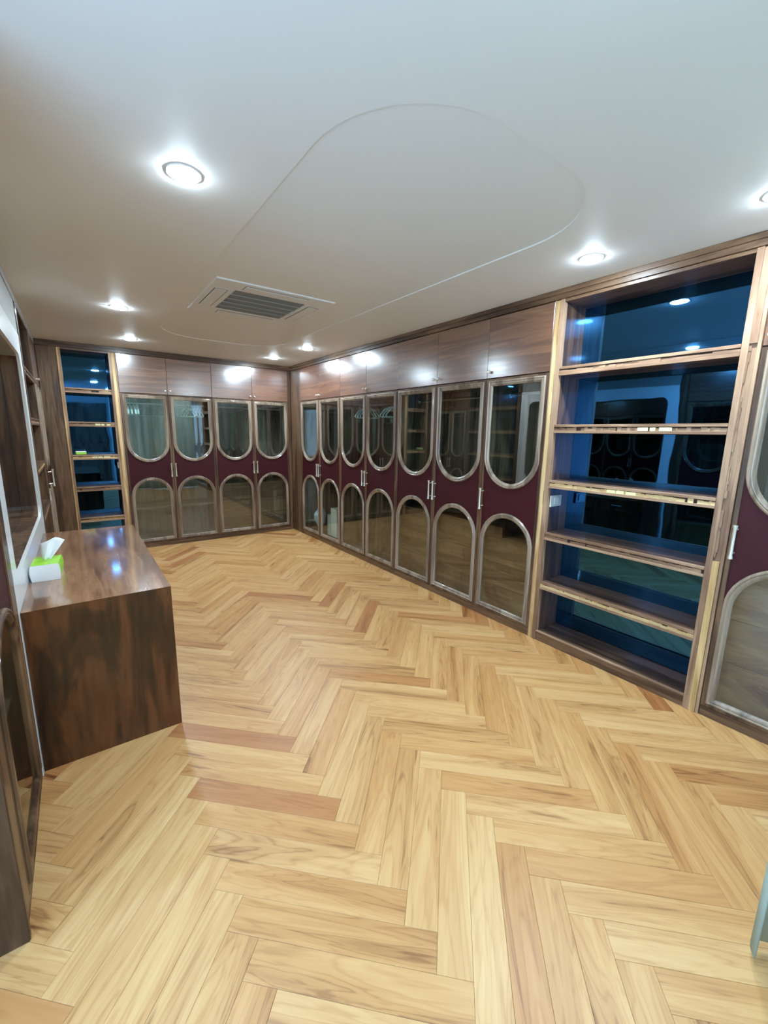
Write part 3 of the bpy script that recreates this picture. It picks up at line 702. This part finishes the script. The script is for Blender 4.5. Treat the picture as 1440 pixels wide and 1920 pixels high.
for i, y in enumerate((4.12, 4.06, 4.00)):
    hanger('white plastic hanger, %s of three behind the fourth right-wall door' % O3[i], XR+.30, y, PI/2-.15, 'white hangers behind the fourth right-wall door', r=.008)

# ---------------------------------------------------------------- bag and cartons in the far right wardrobe
def bag():
    t = thing('plastic_bag', 'crumpled pale blue plastic bag behind the first lower arch of the right wall', 'bag', (3.02, 5.80, .0805))
    bm = bmesh.new(); bmesh.ops.create_uvsphere(bm, u_segments=20, v_segments=14, radius=1)
    rnd = random.Random(3)
    for v in bm.verts:
        d = v.co.copy(); z = (d.z+1)/2; k = 1+.14*math.sin(7*d.x+5*d.z)+.1*math.sin(9*d.y-4*d.z)+rnd.uniform(-.05, .05)
        pr = (.35+1.4*z*(1-z)*1.6) if z < .9 else .5
        v.co = Vector((d.x*.09*k*pr, d.y*.11*k*pr+.03*(1-z), z*.40))
    obj('bag_body', bm, BAG, t, True)
    bm = bmesh.new(); tube(bm, [(0, -.02, .385), (0, -.035, .43), (0, 0, .455), (0, .035, .43), (0, .02, .385)], [.009, .006, .005, .006, .009], 8); obj('tied_handle', bm, BAG, t, True)
bag()
def carton(label, y, wd, hgt, dx=0):
    t = thing('storage_carton', label, 'carton', (3.04+dx, y, .0805))
    boxes('carton_body', [(-.08, .08, -wd/2, wd/2, 0, hgt)], CARTON, t, .004)
    boxes('carton_flap', [(-.08, -.001, -wd/2, wd/2, hgt+.0005, hgt+.004), (.001, .08, -wd/2, wd/2, hgt+.0005, hgt+.0045)], CARTON, t, 0)
carton('slim pale carton standing behind the second lower arch of the right wall', 5.44, .07, .31)
carton('wide pale carton standing beside the slim one behind the second lower arch', 5.28, .17, .42)

# ---------------------------------------------------------------- ceiling cassette air conditioner
def cassette():
    x0, x1, y0, y1 = .862, 1.758, 3.082, 3.985
    t = thing('ceiling_air_conditioner', 'square white ceiling cassette air conditioner with grey grille', 'air conditioner', ((x0+x1)/2, (y0+y1)/2, H))
    a, b = (x1-x0)/2, (y1-y0)/2; g = .275
    bm = bmesh.new(); box(bm, -a, a, -b, -g, -.004, .0175, .003); box(bm, -a, a, g, b, -.004, .0175, .003); box(bm, -a, -g, -g, g, -.004, .0175, .0); box(bm, g, a, -g, g, -.004, .0175, .0)
    obj('panel_frame', bm, WHITEP, t)
    boxes('grille_back', [(-g, g, -g, g, .002, .0175)], GREY, t, 0)
    for i in range(5):
        y = -g+(i+.5)*2*g/5
        boxes('grille_slat', [(-g+.004, g-.004, y-.046, y+.046, -.003, .0015)], GREY, t, .002)
    bm = bmesh.new()
    for i in range(4):
        y = -g+(i+1)*2*g/5; box(bm, -g, g, y-.006, y+.006, -.006, .0018)
    obj('grille_bar', bm, GREYL, t)
    for k in range(4):
        fl_ = boxes('air_flap', [(-.235, .235, -.040, .040, -.009, -.0045)], WHITEP, t, .002, 'flap'); fl_.rotation_euler = (0, 0, k*PI/2)
        dd = (a+g)/2; fl_.location = ((0, -dd, 0), (dd, 0, 0), (0, dd, 0), (-dd, 0, 0))[k]
        s = boxes('flap_slot', [(-.24, .24, -.048, .048, -.0046, -.0038)], GREY, t, 0, 'slot'); s.rotation_euler = (0, 0, k*PI/2); s.location = fl_.location
cassette()

# ---------------------------------------------------------------- downlights
def downlight(label, x, y, r=.058):
    t = thing('recessed_downlight', label, 'ceiling light', (x, y, H))
    if 'ring' in CACHE: link('trim_ring', CACHE['ring'], t); link('diffuser', CACHE['dif'], t); return
    bm = bmesh.new(); n = 36; prof = [(r+.008, 0), (r+.007, -.003), (r+.003, -.004), (r, -.003), (r, 0)]
    Rg = [[bm.verts.new((a*math.cos(2*PI*k/n), a*math.sin(2*PI*k/n), z)) for k in range(n)] for a, z in prof]
    for i in range(len(Rg)):
        A, B = Rg[i], Rg[(i+1) % len(Rg)]
        for k in range(n): bm.faces.new((A[k], A[(k+1) % n], B[(k+1) % n], B[k]))
    obj('trim_ring', bm, WHITEP, t, True, 'ring')
    bm = bmesh.new(); prev = None
    for j in range(6):
        f = j/6; rr = r*math.cos(f*PI/2); z = -.003-.009*math.sin(f*PI/2)
        cur = [bm.verts.new((rr*math.cos(2*PI*k/n), rr*math.sin(2*PI*k/n), z)) for k in range(n)]
        if prev:
            for k in range(n): bm.faces.new((prev[k], prev[(k+1) % n], cur[(k+1) % n], cur[k]))
        else: bm.faces.new(cur)
        prev = cur
    c = bm.verts.new((0, 0, -.012))
    for k in range(n): bm.faces.new((prev[k], prev[(k+1) % n], c))
    obj('diffuser', bm, LAMP, t, True, 'dif')
for x, y, lb in ((.450, 1.985, 'largest-looking round downlight, lit, in the upper left of the ceiling'),
                 (.400, 4.330, 'lit round downlight left of the ceiling air conditioner'),
                 (.610, 5.720, 'lit round downlight above the narrow bookcase'),
                 (2.330, 5.800, 'lit round downlight in the far corner, the further one of two'),
                 (2.400, 4.900, 'lit round downlight in the far corner, the nearer one of two'),
                 (2.470, 1.412, 'lit round downlight above the left part of the wide bookcase'),
                 (2.450, .600, 'lit round downlight cut by the right edge of the photo'),
                 (.820, .420, 'round downlight behind the viewer, out of frame above')):
    downlight(lb, x, y)

# ---------------------------------------------------------------- curtains behind the viewer
def curtain(label, pts, z0, z1, amp, wl, th=.004):
    bm = bmesh.new(); rows = []
    P = [Vector(p) for p in pts]; S_ = [0]
    for i in range(1, len(P)): S_.append(S_[-1]+(P[i]-P[i-1]).length)
    n = int(S_[-1]/.012); nz = 10
    for j in range(nz+1):
        f = j/nz; z = z0+(z1-z0)*f; row = []
        for i in range(n+1):
            s = S_[-1]*i/n; k = 0
            while k < len(S_)-2 and s > S_[k+1]: k += 1
            t_ = (s-S_[k])/(S_[k+1]-S_[k]); p = P[k].lerp(P[k+1], t_); d = (P[k+1]-P[k]).normalized(); nn = Vector((-d.y, d.x))
            a = amp*(.75+.25*math.sin(f*3+s*2))*(1-.35*f)
            q = p+nn*a*math.sin(2*PI*s/wl+.4*math.sin(s*5+f))+d*.012*math.sin(s*11+f*2)
            row.append(bm.verts.new((q.x, q.y, z)))
        rows.append(row)
    for j in range(nz):
        for i in range(n): bm.faces.new((rows[j][i], rows[j][i+1], rows[j+1][i+1], rows[j+1][i]))
    o = obj('curtain', bm, FABRIC, None, True); md = o.modifiers.new('s', 'SOLIDIFY'); md.thickness = th
    tag(o, label, 'curtain')
curtain('pale mint pleated curtain gathered at the lower right corner of the photo', [(1.535, .125), (1.75, .09), (2.05, .09), (2.70, .08)], .035, 2.50, .034, .17)
curtain('pale mint pleated curtain hanging behind the viewer, seen reflected in the back doors', [(.80, -.22), (1.70, -.16)], .02, 2.50, .045, .19)
t = thing('curtain_track', 'white curtain track along the ceiling behind the viewer', 'curtain track', (1.6, -.02, 2.5))
boxes('rail', [(-.85, .85, -.02, .02, .02, .05)], WHITEP, t); boxes('bracket', [(-.75, -.72, -.015, .015, .05, .0995), (.72, .75, -.015, .015, .05, .0995)], WHITEP, t, 0)
boxes('glider_strip', [(-.84, .84, -.006, .006, .003, .0198)], WHITEP, t, 0)
